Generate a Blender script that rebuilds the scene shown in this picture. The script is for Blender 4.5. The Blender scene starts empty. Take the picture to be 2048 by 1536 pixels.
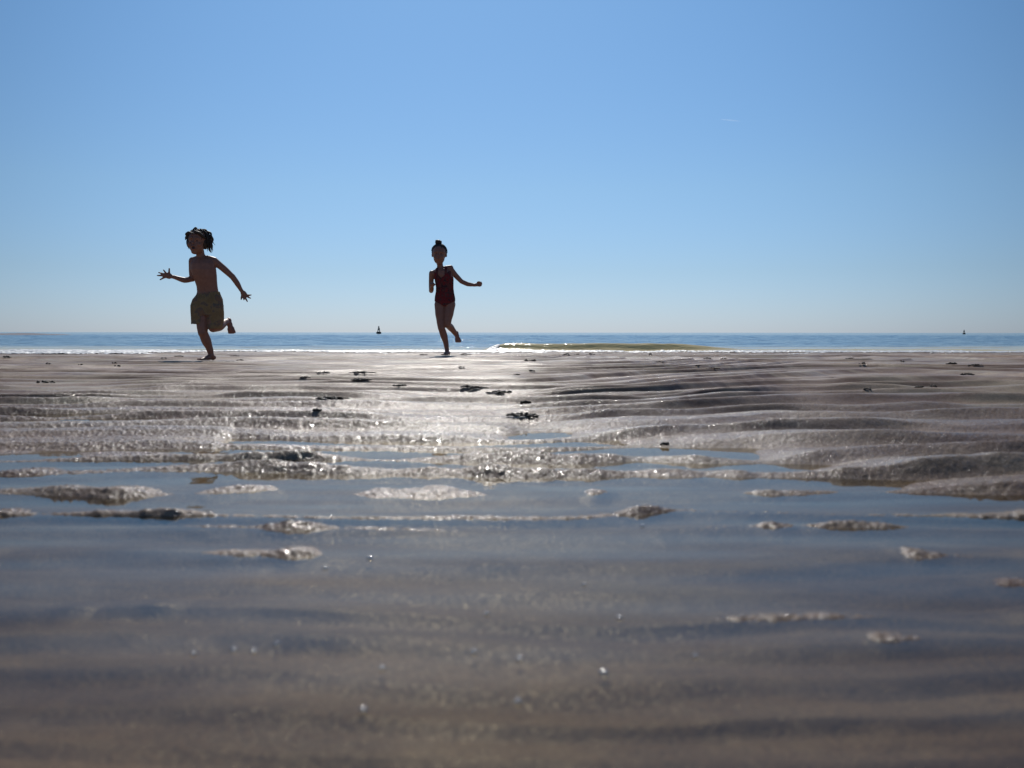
import bpy, math, random
import numpy as np
from mathutils import Vector, Matrix
sc = bpy.context.scene
C = sc.collection
R = math.radians

# ------------------------------------------------------------------ camera, sky, sun, exposure
F = 2000.0                       # focal length in pixels of the 2048 px wide photograph
HC = 0.20                        # lens height above the tide pool
PITCH = math.atan((768 - 665) / F)
cam = bpy.data.cameras.new('camera'); cam_o = bpy.data.objects.new('camera', cam); C.objects.link(cam_o)
cam_o.location = (0, 0, HC)
cam_o.rotation_mode = 'QUATERNION'
cam_o.rotation_quaternion = (Matrix.Rotation(R(90) - PITCH, 4, 'X') @ Matrix.Rotation(R(0.05), 4, 'Z')).to_quaternion()
cam.sensor_width = 36; cam.lens = 36 * F / 2048
cam.clip_start = 0.02; cam.clip_end = 60000
cam.dof.use_dof = True; cam.dof.focus_distance = 7.0; cam.dof.aperture_fstop = 9.0
sc.camera = cam_o

SUN_EL, SUN_AZ = 40.0, -4.0      # degrees; azimuth from straight ahead, negative = left
w = bpy.data.worlds.new('World'); sc.world = w; w.use_nodes = True
nt = w.node_tree; bg = nt.nodes['Background']
sky = nt.nodes.new('ShaderNodeTexSky'); sky.sky_type = 'NISHITA'; sky.sun_disc = False
sky.sun_elevation = R(SUN_EL); sky.sun_rotation = R(SUN_AZ)
sky.air_density = 1.0; sky.dust_density = 0.3; sky.ozone_density = 2.5; sky.altitude = 0
# clear maritime air: the same sky, a little cooler towards the horizon
tcw = nt.nodes.new('ShaderNodeTexCoord'); sxw = nt.nodes.new('ShaderNodeSeparateXYZ'); nt.links.new(tcw.outputs['Generated'], sxw.inputs[0])
rw = nt.nodes.new('ShaderNodeValToRGB'); el = rw.color_ramp.elements
TINT = [(0.0, (.362, .49, .83)), (0.06, (.370, .483, .685)), (0.14, (.415, .543, .675)), (0.32, (.415, .605, .740)), (1.0, (.56, .75, .83))]
for k_, (p_, c_) in enumerate(TINT):
    if k_ > 1: el.new(p_)
for k_, (p_, c_) in enumerate(TINT):
    el[k_].position = p_; el[k_].color = (*c_, 1)
nt.links.new(sxw.outputs[2], rw.inputs[0])
mw = nt.nodes.new('ShaderNodeMix'); mw.data_type = 'RGBA'; mw.blend_type = 'MULTIPLY'; mw.inputs[0].default_value = 1
nt.links.new(sky.outputs[0], mw.inputs[6]); nt.links.new(rw.outputs[0], mw.inputs[7])
# sky colour darkened to either side of the sun, mostly standing in for lens vignetting
cb = nt.nodes.new('ShaderNodeCombineXYZ'); nt.links.new(sxw.outputs[0], cb.inputs[0]); nt.links.new(sxw.outputs[1], cb.inputs[1])
nv = nt.nodes.new('ShaderNodeVectorMath'); nv.operation = 'NORMALIZE'; nt.links.new(cb.outputs[0], nv.inputs[0])
dv = nt.nodes.new('ShaderNodeVectorMath'); dv.operation = 'DOT_PRODUCT'; nt.links.new(nv.outputs[0], dv.inputs[0]); dv.inputs[1].default_value = (math.sin(R(SUN_AZ + 3)), math.cos(R(SUN_AZ + 3)), 0)
mrw = nt.nodes.new('ShaderNodeMapRange'); mrw.interpolation_type = 'SMOOTHSTEP'; nt.links.new(dv.outputs['Value'], mrw.inputs[0])
for i_, v_ in ((1, .80), (2, 1.0), (3, .66), (4, 1.0)): mrw.inputs[i_].default_value = v_
sv = nt.nodes.new('ShaderNodeVectorMath'); sv.operation = 'SCALE'; nt.links.new(mw.outputs[2], sv.inputs[0]); nt.links.new(mrw.outputs[0], sv.inputs['Scale'])
nt.links.new(sv.outputs[0], bg.inputs[0]); bg.inputs[1].default_value = 0.12
sl = bpy.data.lights.new('sun', 'SUN'); sl.energy = 3.5; sl.angle = R(0.53); sl.color = (1, 0.95, 0.88)
so = bpy.data.objects.new('sun', sl); C.objects.link(so)
sd = Vector((math.sin(R(SUN_AZ)) * math.cos(R(SUN_EL)), math.cos(R(SUN_AZ)) * math.cos(R(SUN_EL)), math.sin(R(SUN_EL))))
so.rotation_mode = 'QUATERNION'; so.rotation_quaternion = sd.to_track_quat('Z', 'Y')
so.location = (0, 0, 30)
sc.view_settings.view_transform = 'Standard'; sc.view_settings.look = 'None'
sc.view_settings.exposure = 0.0; sc.view_settings.gamma = 1
sc.render.engine = 'CYCLES'
sc.cycles.max_bounces = 8; sc.cycles.transparent_max_bounces = 12
sc.cycles.use_denoising = True

# ------------------------------------------------------------------ helpers
def ray(px, py):
    a = (px - 1024) / F; b = (768 - py) / F
    cp, sp = math.cos(PITCH), math.sin(PITCH)
    return np.array([a, cp + b * sp, -sp + b * cp])
def at(px, py, z=0.0):
    r = ray(px, py); k = (z - HC) / r[2]
    return r[0] * k, r[1] * k
def sstep(a, b, x):
    t = np.clip((x - a) / (b - a), 0, 1); return t * t * (3 - 2 * t)
_rng = np.random.RandomState(7)
_perm = _rng.permutation(4096).astype(np.int32)
_ga = _rng.rand(4096) * 2 * np.pi
_gx, _gy = np.cos(_ga), np.sin(_ga)
def noise(x, y, seed=0):
    x = np.asarray(x, float) + seed * 37.17; y = np.asarray(y, float) + seed * 91.7
    xi = np.floor(x).astype(np.int64); yi = np.floor(y).astype(np.int64)
    xf = x - xi; yf = y - yi
    def g(ix, iy, dx, dy):
        h = _perm[(_perm[ix & 4095] + iy) & 4095]
        return _gx[h] * dx + _gy[h] * dy
    u = xf ** 3 * (xf * (xf * 6 - 15) + 10); v = yf ** 3 * (yf * (yf * 6 - 15) + 10)
    a = g(xi, yi, xf, yf); b = g(xi + 1, yi, xf - 1, yf)
    c = g(xi, yi + 1, xf, yf - 1); d = g(xi + 1, yi + 1, xf - 1, yf - 1)
    return ((a + u * (b - a)) * (1 - v) + (c + u * (d - c)) * v) * 1.5
def mesh_np(name, V, Fq, mat=None, parent=None, smooth=True):
    me = bpy.data.meshes.new(name)
    V = np.ascontiguousarray(V, dtype=np.float32); Fq = np.ascontiguousarray(Fq, dtype=np.int32)
    n = Fq.shape[1]
    me.vertices.add(len(V)); me.vertices.foreach_set('co', V.ravel())
    me.loops.add(Fq.size); me.loops.foreach_set('vertex_index', Fq.ravel())
    me.polygons.add(len(Fq)); me.polygons.foreach_set('loop_start', np.arange(0, Fq.size, n, dtype=np.int32))
    me.polygons.foreach_set('loop_total', np.full(len(Fq), n, dtype=np.int32))
    me.update(calc_edges=True)
    if smooth: me.polygons.foreach_set('use_smooth', np.ones(len(Fq), dtype=bool))
    if mat: me.materials.append(mat)
    o = bpy.data.objects.new(name, me); C.objects.link(o)
    if parent: o.parent = parent
    return o
def grid_faces(r, c):
    i = np.arange(r - 1)[:, None] * c + np.arange(c - 1)[None, :]
    i = i.ravel()
    return np.stack([i, i + 1, i + c + 1, i + c], 1)
def tag(o, label=None, cat=None, group=None, kind=None):
    if label: o['label'] = label
    if cat: o['category'] = cat
    if group: o['group'] = group
    if kind: o['kind'] = kind
    return o
def empty(name, loc):
    o = bpy.data.objects.new(name, None); C.objects.link(o); o.location = loc; return o
def newmat(name):
    m = bpy.data.materials.new(name); m.use_nodes = True
    n = m.node_tree
    return m, n, n.nodes['Principled BSDF'], n.nodes['Material Output']
def nd(n, t, **k):
    x = n.nodes.new(t)
    for a, b in k.items(): setattr(x, a, b)
    return x
def tex(n, scale, detail=3, rough=0.5, vec=None, stretch=None):
    tc = nd(n, 'ShaderNodeNewGeometry'); out = tc.outputs['Position']
    if vec: out = vec
    if stretch:
        mp = nd(n, 'ShaderNodeMapping'); mp.inputs['Scale'].default_value = stretch
        n.links.new(out, mp.inputs[0]); out = mp.outputs[0]
    t = nd(n, 'ShaderNodeTexNoise'); t.inputs['Scale'].default_value = scale
    t.inputs['Detail'].default_value = detail; t.inputs['Roughness'].default_value = rough
    n.links.new(out, t.inputs['Vector']); return t
def ramp(n, src, stops):
    r = nd(n, 'ShaderNodeValToRGB'); e = r.color_ramp.elements
    while len(e) < len(stops): e.new(0.5)
    for k, (p, c) in enumerate(stops):
        e[k].position = p; e[k].color = (*c, 1) if len(c) == 3 else c
    n.links.new(src, r.inputs[0]); return r
def mix(n, fac, a, b):
    m = nd(n, 'ShaderNodeMix', data_type='RGBA')
    for s, v in ((m.inputs[0], fac), (m.inputs[6], a), (m.inputs[7], b)):
        if hasattr(v, 'is_output') or isinstance(v, bpy.types.NodeSocket): n.links.new(v, s)
        else: s.default_value = v if not isinstance(v, tuple) else (*v, 1)
    return m.outputs[2]
def bump(n, src, strength, dist, prev=None):
    b = nd(n, 'ShaderNodeBump'); b.inputs['Strength'].default_value = strength; b.inputs['Distance'].default_value = dist
    n.links.new(src, b.inputs['Height'])
    if prev: n.links.new(prev, b.inputs['Normal'])
    return b.outputs[0]

# ------------------------------------------------------------------ materials
def sand_material():
    m, n, p, out = newmat('wet_sand')
    big = tex(n, 0.9, 4, 0.6); mid = tex(n, 14, 4, 0.6); fine = tex(n, 260, 3, 0.7); tiny = tex(n, 900, 2, 0.6)
    c1 = ramp(n, mid.outputs[0], [(0.3, (0.175, 0.118, 0.084)), (0.7, (0.265, 0.192, 0.140))])
    c2 = mix(n, ramp(n, big.outputs[0], [(0.42, (0, 0, 0)), (0.68, (0.7, 0.7, 0.7))]).outputs[0], c1.outputs[0], (0.150, 0.135, 0.085))
    st_ = tex(n, 3.2, 5, 0.62, stretch=(.7, 2.2, 1)); st2 = ramp(n, st_.outputs[0], [(0.40, (0, 0, 0)), (0.60, (1, 1, 1))])
    c2 = mix(n, st2.outputs[0], c2, (0.115, 0.070, 0.048))
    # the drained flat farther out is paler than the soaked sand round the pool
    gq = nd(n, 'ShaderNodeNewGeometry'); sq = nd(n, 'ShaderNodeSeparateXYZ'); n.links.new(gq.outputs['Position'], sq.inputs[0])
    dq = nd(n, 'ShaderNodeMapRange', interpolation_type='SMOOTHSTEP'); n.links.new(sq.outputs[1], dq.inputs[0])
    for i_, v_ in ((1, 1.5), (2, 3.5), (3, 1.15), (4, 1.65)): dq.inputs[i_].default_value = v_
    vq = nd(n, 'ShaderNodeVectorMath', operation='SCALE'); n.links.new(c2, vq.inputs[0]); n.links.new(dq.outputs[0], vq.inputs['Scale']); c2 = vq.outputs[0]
    sp = ramp(n, fine.outputs[0], [(0.30, (0.55, 0.55, 0.55)), (0.55, (1, 1, 1)), (0.74, (1.5, 1.45, 1.35))])
    mm = nd(n, 'ShaderNodeMix', data_type='RGBA', blend_type='MULTIPLY'); mm.inputs[0].default_value = 0.8
    n.links.new(c2, mm.inputs[6]); n.links.new(sp.outputs[0], mm.inputs[7])
    n.links.new(mm.outputs[2], p.inputs['Base Color'])
    rr = ramp(n, tex(n, 3.0, 4, 0.6, stretch=(0.6, 1.5, 1)).outputs[0], [(0.35, (0.50,) * 3), (0.65, (0.70,) * 3)])
    gr = ramp(n, tex(n, 330, 2, .6).outputs[0], [(0.50, (1, 1, 1)), (0.62, (.42, .42, .42))])
    mr_ = nd(n, 'ShaderNodeMix', data_type='RGBA', blend_type='MULTIPLY'); mr_.inputs[0].default_value = 1
    n.links.new(rr.outputs[0], mr_.inputs[6]); n.links.new(gr.outputs[0], mr_.inputs[7])
    n.links.new(mr_.outputs[2], p.inputs['Roughness'])
    p.inputs['IOR'].default_value = 1.33; p.inputs['Specular IOR Level'].default_value = 0.22
    b = bump(n, fine.outputs[0], 0.55, 0.0016)
    b = bump(n, tiny.outputs[0], 0.5, 0.0006, b)
    n.links.new(b, p.inputs['Normal'])
    # a wet skin of single tilted grains, each a small mirror
    gp = nd(n, 'ShaderNodeNewGeometry'); vo = nd(n, 'ShaderNodeTexVoronoi'); vo.inputs['Scale'].default_value = 250
    n.links.new(gp.outputs['Position'], vo.inputs['Vector'])
    sb = nd(n, 'ShaderNodeVectorMath', operation='SUBTRACT'); n.links.new(vo.outputs['Color'], sb.inputs[0]); sb.inputs[1].default_value = (.5, .5, .5)
    sc_ = nd(n, 'ShaderNodeVectorMath', operation='MULTIPLY'); n.links.new(sb.outputs[0], sc_.inputs[0]); sc_.inputs[1].default_value = (.5, 1.0, .7)
    ad_ = nd(n, 'ShaderNodeVectorMath', operation='ADD'); n.links.new(sc_.outputs[0], ad_.inputs[0]); n.links.new(b, ad_.inputs[1])
    no_ = nd(n, 'ShaderNodeVectorMath', operation='NORMALIZE'); n.links.new(ad_.outputs[0], no_.inputs[0])
    n.links.new(no_.outputs[0], p.inputs['Coat Normal'])
    sy = nd(n, 'ShaderNodeSeparateXYZ'); n.links.new(gp.outputs['Position'], sy.inputs[0])
    wt = nd(n, 'ShaderNodeMapRange', interpolation_type='SMOOTHSTEP'); n.links.new(sy.outputs[1], wt.inputs[0])   # wet round the pool, drained farther out
    for i_, v_ in ((1, 1.7), (2, 4.2), (3, .27), (4, .0)): wt.inputs[i_].default_value = v_
    wz = nd(n, 'ShaderNodeMapRange', interpolation_type='SMOOTHSTEP'); n.links.new(sy.outputs[2], wz.inputs[0])   # only grains above the water have a mirror film
    wz.inputs[1].default_value = -.0005; wz.inputs[2].default_value = .0012
    wm = nd(n, 'ShaderNodeMath', operation='MULTIPLY_ADD'); n.links.new(wt.outputs[0], wm.inputs[0]); n.links.new(wz.outputs[0], wm.inputs[1]); wm.inputs[2].default_value = .05
    n.links.new(wm.outputs[0], p.inputs['Coat Weight']); p.inputs['Coat Roughness'].default_value = 0.10; p.inputs['Coat IOR'].default_value = 1.4
    return m
def pool_material():
    m, n, p, out = newmat('pool_water')
    n.nodes.remove(p)
    gm = nd(n, 'ShaderNodeNewGeometry')
    gl = nd(n, 'ShaderNodeBsdfGlossy'); gl.inputs['Roughness'].default_value = 0.04
    tr = nd(n, 'ShaderNodeBsdfTransparent'); tr.inputs['Color'].default_value = (0.71, 0.65, 0.52, 1)
    mx = nd(n, 'ShaderNodeMixShader')
    t = tex(n, 9, 2, 0.5, stretch=(0.35, 1.0, 1)); b = bump(n, t.outputs[0], 0.12, 0.01)
    n.links.new(b, gl.inputs['Normal'])
    # Schlick reflectance, the same from above and from below
    dt = nd(n, 'ShaderNodeVectorMath', operation='DOT_PRODUCT'); n.links.new(b, dt.inputs[0]); n.links.new(gm.outputs['Incoming'], dt.inputs[1])
    ab = nd(n, 'ShaderNodeMath', operation='ABSOLUTE'); n.links.new(dt.outputs['Value'], ab.inputs[0])
    om = nd(n, 'ShaderNodeMath', operation='SUBTRACT'); om.inputs[0].default_value = 1; n.links.new(ab.outputs[0], om.inputs[1])
    pw = nd(n, 'ShaderNodeMath', operation='POWER'); n.links.new(om.outputs[0], pw.inputs[0]); pw.inputs[1].default_value = 5
    ma = nd(n, 'ShaderNodeMath', operation='MULTIPLY_ADD', use_clamp=True); n.links.new(pw.outputs[0], ma.inputs[0]); ma.inputs[1].default_value = .70; ma.inputs[2].default_value = .02
    n.links.new(ma.outputs[0], mx.inputs[0]); n.links.new(tr.outputs[0], mx.inputs[1]); n.links.new(gl.outputs[0], mx.inputs[2])
    n.links.new(mx.outputs[0], out.inputs['Surface'])
    return m
def sea_material():
    m, n, p, out = newmat('sea_water')
    g = nd(n, 'ShaderNodeNewGeometry'); s = nd(n, 'ShaderNodeSeparateXYZ'); n.links.new(g.outputs['Position'], s.inputs[0])
    mr = nd(n, 'ShaderNodeMapRange'); mr.inputs[1].default_value = 13.9; mr.inputs[2].default_value = 19
    n.links.new(s.outputs[1], mr.inputs[0])
    col = mix(n, mr.outputs[0], (0.74, 0.58, 0.27), (0.035, 0.085, 0.13))
    n.links.new(col, p.inputs['Base Color'])
    p.inputs['Roughness'].default_value = 0.10; p.inputs['IOR'].default_value = 1.33
    a = tex(n, 2.2, 4, 0.6, stretch=(0.5, 1.3, 1)); b = tex(n, 14, 3, 0.6, stretch=(0.6, 1.2, 1))
    k = bump(n, a.outputs[0], 0.45, 0.10); k = bump(n, b.outputs[0], 0.5, 0.02, k)
    n.links.new(k, p.inputs['Normal'])
    return m
def plain(name, col, rough=0.6, scale=60, var=0.25, bmp=0.2, bd=0.002, spec=None):
    m, n, p, out = newmat(name)
    t = tex(n, scale, 4, 0.6)
    lo = tuple(c * (1 - var) for c in col); hi = tuple(min(1, c * (1 + var)) for c in col)
    n.links.new(ramp(n, t.outputs[0], [(0.3, lo), (0.7, hi)]).outputs[0], p.inputs['Base Color'])
    p.inputs['Roughness'].default_value = rough
    if spec is not None: p.inputs['Specular IOR Level'].default_value = spec
    n.links.new(bump(n, t.outputs[0], bmp, bd), p.inputs['Normal'])
    return m
M_sand = sand_material(); M_pool = pool_material(); M_sea = sea_material()
M_foam = plain('sea_foam', (0.55, 0.56, 0.57), 0.5, 90, 0.15, 0.5, 0.004)
M_weed = plain('seaweed', (0.035, 0.024, 0.014), 0.6, 120, 0.5, 0.4, 0.002)
M_hair = plain('hair_brown', (0.030, 0.018, 0.012), 0.55, 150, 0.4, 0.3, 0.002)
M_buoyd = plain('buoy_hull_paint', (0.035, 0.05, 0.045), 0.5, 6, 0.3, 0.1)
M_buoyg = plain('buoy_cage_paint', (0.10, 0.12, 0.11), 0.5, 6, 0.3, 0.1)
M_land = plain('distant_sandbank', (0.16, 0.15, 0.17), 0.9, 0.5, 0.3, 0.3, 0.05)

# ------------------------------------------------------------------ ground shape
# far edge of the pool, as measured points on the sand (x, distance)
_edge = [at(x, y) for x, y in [(-900, 925), (-300, 915), (0, 906), (200, 902), (430, 893), (470, 876), (650, 874), (800, 876), (900, 880), (1010, 872),
        (1060, 860), (1120, 864), (1200, 876), (1270, 885), (1340, 890), (1430, 899), (1500, 905), (1620, 925), (1720, 942), (1800, 956), (1900, 966), (2048, 984), (2500, 1010), (3200, 1050)]]
_et = np.array([p[0] / p[1] for p in _edge]); _ed = np.array([p[1] for p in _edge])
def edge_d(x, d):
    return np.interp(x / np.maximum(d, 0.05), _et, _ed)
# sand ridges that stand out of the pool: x0, x1, y, rise (px), where the top is (0..1)
ISL = [(135, 470, 922, 9, .5), (400, 680, 921, 14, .6), (235, 480, 948, 8, .7), (360, 790, 949, 20, .45), (660, 800, 943, 12, .3), (860, 1312, 912, 24, .6), (760, 1275, 944, 18, .5), (880, 1100, 928, 14, .5),
       (60, 368, 985, 20, .4), (400, 560, 975, 7, .6), (615, 700, 963, 10, .6), (700, 1085, 988, 15, .35), (-20, 64, 1029, 12, .4),
       (140, 382, 1029, 16, .8), (262, 560, 1053, 9, .7), (500, 660, 1043, 13, .6), (425, 660, 1108, 19, .6),
       (955, 1025, 1088, 8, .4), (85, 180, 1224, 8, .5), (170, 320, 1221, 17, .6), (1160, 1220, 969, 11, .4), (1280, 1410, 961, 8, .5), (1440, 1520, 957, 6, .5),
       (1320, 1500, 931, 13, .3), (1420, 1735, 936, 13, .6), (1232, 1328, 1006, 9, .5), (1495, 1600, 998, 12, .6), (1560, 1720, 1004, 14, .3), (1530, 1615, 1071, 8, .5),
       (1640, 1890, 1056, 13, .4), (1735, 2100, 972, 20, .8), (1885, 2120, 1019, 18, .8), (1720, 2150, 941, 30, .5), (1525, 1660, 912, 26, .6), (1640, 2150, 912, 30, .4),
       (1812, 1890, 1113, 20, .4), (1920, 2040, 1134, 20, .4), (1733, 1835, 1267, 16, .3), (-30, 100, 949, 9, .4), (2020, 2110, 1222, 16, .5), (2030, 2100, 1100, 14, .5),
       (-60, 20, 1092, 9, .5)]
# distances of the sand crests: tight near the lens, wider farther out
_cr = [at(1024, y)[1] for y in (1536, 1470, 1400, 1330, 1270, 1221, 1160, 1106, 1053, 1028, 986, 947, 921, 899)]
_cr = [_cr[0] - .05 * k for k in range(6, 0, -1)] + _cr
while _cr[-1] < 70: _cr.append(_cr[-1] + float(np.interp(_cr[-1], [1.6, 2.5, 3.8, 5, 8, 14], [.145, .180, .225, .27, .33, .36])))
_cr = np.array(_cr)
def lam_phase(d):
    return np.interp(d, _cr, np.arange(len(_cr)).astype(float))
def lam_at(d):
    return np.interp(d, _cr[:-1], np.diff(_cr))
_bd = [0, 2, 4, 8, 11.3, 12.7, 14, 18, 40]; _bz = [.006, .006, .000, -.033, -.039, -.044, -.10, -.3, -1.5]
def ground(x, d, detail=True):
    x = np.asarray(x, float); d = np.asarray(d, float)
    s = d - edge_d(x, d) + 0.05 * noise(x * 2.2, d * 5, 3)
    dry = sstep(-0.10, 0.16, s)
    near = sstep(1.15, 0.7, d)
    t = x / np.maximum(d, .05)
    right = sstep(-0.05, 0.22, t)
    pool_l = np.interp(d, [.5, .8, 1.2, 1.6, 2.0], [-.0070, -.0075, -.0085, -.0070, -.0055])
    base = pool_l * (1 - dry) + np.interp(d, _bd, _bz) * dry
    lam = lam_at(d)
    wx = lam * (0.30 * noise(x * 0.8, d * 0.8, 1) + 0.32 * noise(x * 2.2 / (1 + .22 * d), d * 2.2, 2) + .13 * noise(x * 6 / (1 + .1 * d), d * 5, 9))
    ph = lam_phase(d + wx * sstep(.9, 2.2, d) + (1 - sstep(.9, 2.2, d)) * wx * np.interp(d, [.5, 1.0, 1.4], [2.2, 1.7, 1.3]) + 0.03 * np.clip(x, -1, 1) * sstep(1.2, 2.4, d))
    # each crest has a short steep face on the near side and a long gentle back
    p0 = float(lam_phase(1.62)); rr_ = sstep(-0.02, 0.30, t)
    ph = np.where(ph > p0, p0 + (ph - p0) * (1 - .36 * rr_ + .10 * noise(x * .7, d * .7, 17)), ph)
    FW = np.interp(d, [.7, 1.2, 1.7, 3, 8], [.42, .38, .28, .22, .20]) * (1 + .2 * noise(x * 3, ph * .9, 15))
    fr = ph - np.floor(ph)
    u_ = np.clip((fr - (1 - FW)) / FW, 0, 1); rise = u_ * u_ * (2.2 - 1.2 * u_)
    v_ = np.clip(fr / (1 - FW), 0, 1); fall = (1 - v_) * (1 + .55 * v_) * (1 - .12 * np.sin(np.pi * v_) ** 2)
    rip = np.where(fr > 1 - FW, rise, fall)
    kidx = np.floor(ph + FW)
    am = 0.62 + 0.70 * sstep(-0.35, 0.35, noise(x * (2.6 - 1.8 * sstep(2, 6, d)), ph * 0.8, 4)) - .35 * sstep(.25, .6, noise(x * 2.4 / (1 + .3 * d), ph * .9, 14))
    amp = (0.0125 + 0.0045 * right) * np.interp(d, [1.2, 2.0, 3, 4.5, 7, 10, 12], [.85, 1.1, 1.25, 1.05, 1.0, .8, .3]) * am
    amp_p = np.interp(d, [.4, .8, 1.1, 1.5, 2], [.0026, .0050, .0078, .0096, .0110]) * (.45 + .55 * am)
    a_ = (amp * dry + amp_p * (1 - dry))
    add = np.zeros_like(x)
    for (x0, x1, yy, h, pk) in ISL:
        ax, ad = at(x0, yy); bx, _ = at(x1, yy); L = bx - ax; lm = float(lam_at(ad))
        ax -= .25 * L; bx += .25 * L; L *= 1.5; nk = int(np.argmin(np.abs(_cr - ad)))
        sel = (kidx == nk) & (x > ax) & (x < bx)
        if not np.any(sel): continue
        X = x[sel]; D = d[sel]; u = (X - ax) / L
        prof = np.where(u < pk, sstep(0, pk, u), sstep(1, pk, u))
        add[sel] = np.maximum(add[sel], (0.62 * min(h, 18, 3 + (x1 - x0) * .09) * ad / F * (0.85 + 0.9 * noise(X * 18, X * 0 + yy, 8)) + .0022) * prof)
    a_ = a_ + add * (1 - .6 * dry)
    z = base + rip * a_
    lump = 0.0012 * noise(x * 9, d * 24, 5) + 0.0022 * sstep(5, 2.0, d) * noise(x * 1.8, d * 4.2, 6)
    z = z + lump * (0.5 + 0.5 * dry) + .0046 * sstep(1.15, .65, d) * noise(x * 3.4, d * 8 + x * 5, 33)
    # small far pool at the left
    px0, pd0 = at(122, 843, -0.002)
    e = ((x - px0) / 0.17) ** 2 + ((d - pd0) / 0.10) ** 2
    z = z - 0.016 * np.exp(-e * 1.2)
    if detail:
        up = sstep(-0.0015, 0.0015, z + (d > 2.2) * 0.2)
        z = z + up * (0.0011 * sstep(5.5, 2.5, d) * noise(x * 62, d * 100, 10) + 0.0012 * noise(x * 150, d * 220, 11) * sstep(4.5, 1.5, d)) * (1.1 - 0.65 * right * sstep(1.0, 1.5, d)) * (1 - .45 * sstep(2.2, 3.5, d))
        z = z + (1 - up) * 0.0005 * noise(x * 40, d * 50, 10)
    return z
def gz(x, d): return float(ground(np.array([x]), np.array([d]))[0])
def put(px, py):
    z = -0.02
    for _ in range(12):
        x, d = at(px, py, z); z = 0.5 * z + 0.5 * float(ground(np.array([x]), np.array([d]), False)[0])
    return x, d, z

# columns dense in front, coarse outside
tt = np.concatenate([np.linspace(-3.2, -0.62, 160, endpoint=False), np.linspace(-0.62, 0.62, 1150, endpoint=False), np.linspace(0.62, 3.2, 161)])
dd = np.exp(np.concatenate([np.linspace(math.log(0.16), math.log(0.42), 160, endpoint=False), np.linspace(math.log(0.42), math.log(15.0), 1500), np.linspace(math.log(15.2), math.log(60), 30)]))
X = tt[None, :] * dd[:, None]; D = np.repeat(dd[:, None], len(tt), 1)
Z = ground(X.ravel(), D.ravel())
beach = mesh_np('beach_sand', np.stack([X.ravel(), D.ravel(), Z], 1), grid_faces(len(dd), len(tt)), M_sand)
tag(beach, 'rippled wet brown sand flat', kind='structure')
# the flat beach behind and beside the camera
V = []; 
for (a, b) in [(-60, 11.5), (60, 11.5), (60, -60), (-60, -60)]: V.append((a, b, -0.075))
bb = mesh_np('beach_ground', V, [[0, 3, 2, 1]], M_sand); tag(bb, kind='structure')

# ------------------------------------------------------------------ pool water
def pool_sheet():
    t = np.linspace(-3.2, 3.2, 500); r = np.linspace(0, 1, 420)
    e = np.interp(t, _et, _ed) + 0.22
    dmat = 0.16 * np.power(e[None, :] / 0.16, r[:, None])
    xm = t[None, :] * dmat
    z = 0.0011 * noise(xm * 2.2, dmat * 7.5, 30) + 0.0007 * noise(xm * 5, dmat * 16, 31)
    z *= sstep(1.9, 1.2, dmat)
    return mesh_np('tide_pool', np.stack([xm.ravel(), dmat.ravel(), z.ravel()], 1), grid_faces(*xm.shape), M_pool)
tag(pool_sheet(), 'shallow clear tide pool between the sand ripples', kind='structure')
px0, pd0 = at(122, 843, -0.002)
z0 = float(np.min(ground(px0 + np.linspace(-.05, .05, 20), np.full(20, pd0), False))) + 0.0045
th = np.linspace(0, 2 * np.pi, 48, endpoint=False)
V = [(px0, pd0, z0)] + [(px0 + .26 * math.cos(a), pd0 + .14 * math.sin(a), z0) for a in th]
sp_ = mesh_np('puddle', V, [[0, 1 + k, 1 + (k + 1) % 48] for k in range(48)], M_pool); tag(sp_, 'small blue puddle in the sand at left', kind='structure')

# ------------------------------------------------------------------ sea
SEA = -0.045
def wave_front(x, d):
    t = 1024 + F * x / d
    a = sstep(950, 1020, t) * (1 - 0.80 * sstep(1340, 1500, t)) * (1 - sstep(1900, 2200, t)) + 0.12 * sstep(980, 700, t)
    dc = 13.75 + 0.10 * noise(x * .5, x * 0, 40)
    q = d - dc
    a = a * (1 + .10 * noise(x * 1.3, x * 0, 45) + .04 * noise(x * 5, d * 3, 46))
    return a * 0.102 * np.where(q < 0, np.exp(-(q / 0.10) ** 2), np.exp(-(q / 0.55) ** 2))
def sea_z(x, d):
    sh = sstep(12.6, 16, d)
    k = 1 + 0 * d
    z = 0.020 * noise(x * 0.28, d * 0.75, 41) + 0.012 * noise(x * 0.9, d * 2.0, 42) + 0.006 * noise(x * 2.6, d * 4.5, 43)
    z = z * sh * (1 + 0.7 * sstep(20, 60, d))
    z = z + 0.02 * sh * np.maximum(0, noise(x * 0.12, d * 0.3, 44))
    return SEA + z + wave_front(x, d)
t = np.concatenate([np.linspace(-3, -.6, 60, endpoint=False), np.linspace(-.6, .6, 760, endpoint=False), np.linspace(.6, 3, 61)])
d_ = np.exp(np.concatenate([np.linspace(math.log(12.2), math.log(90), 640, endpoint=False), np.linspace(math.log(90), math.log(45000), 150)]))
X = t[None, :] * d_[:, None]; D = np.repeat(d_[:, None], len(t), 1)
Zs = sea_z(X, D)
Zs = np.where(D > 400, SEA, Zs)
sea = mesh_np('sea', np.stack([X.ravel(), D.ravel(), Zs.ravel()], 1), grid_faces(len(d_), len(t)), M_sea)
tag(sea, 'calm blue sea to the horizon', kind='structure')

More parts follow.
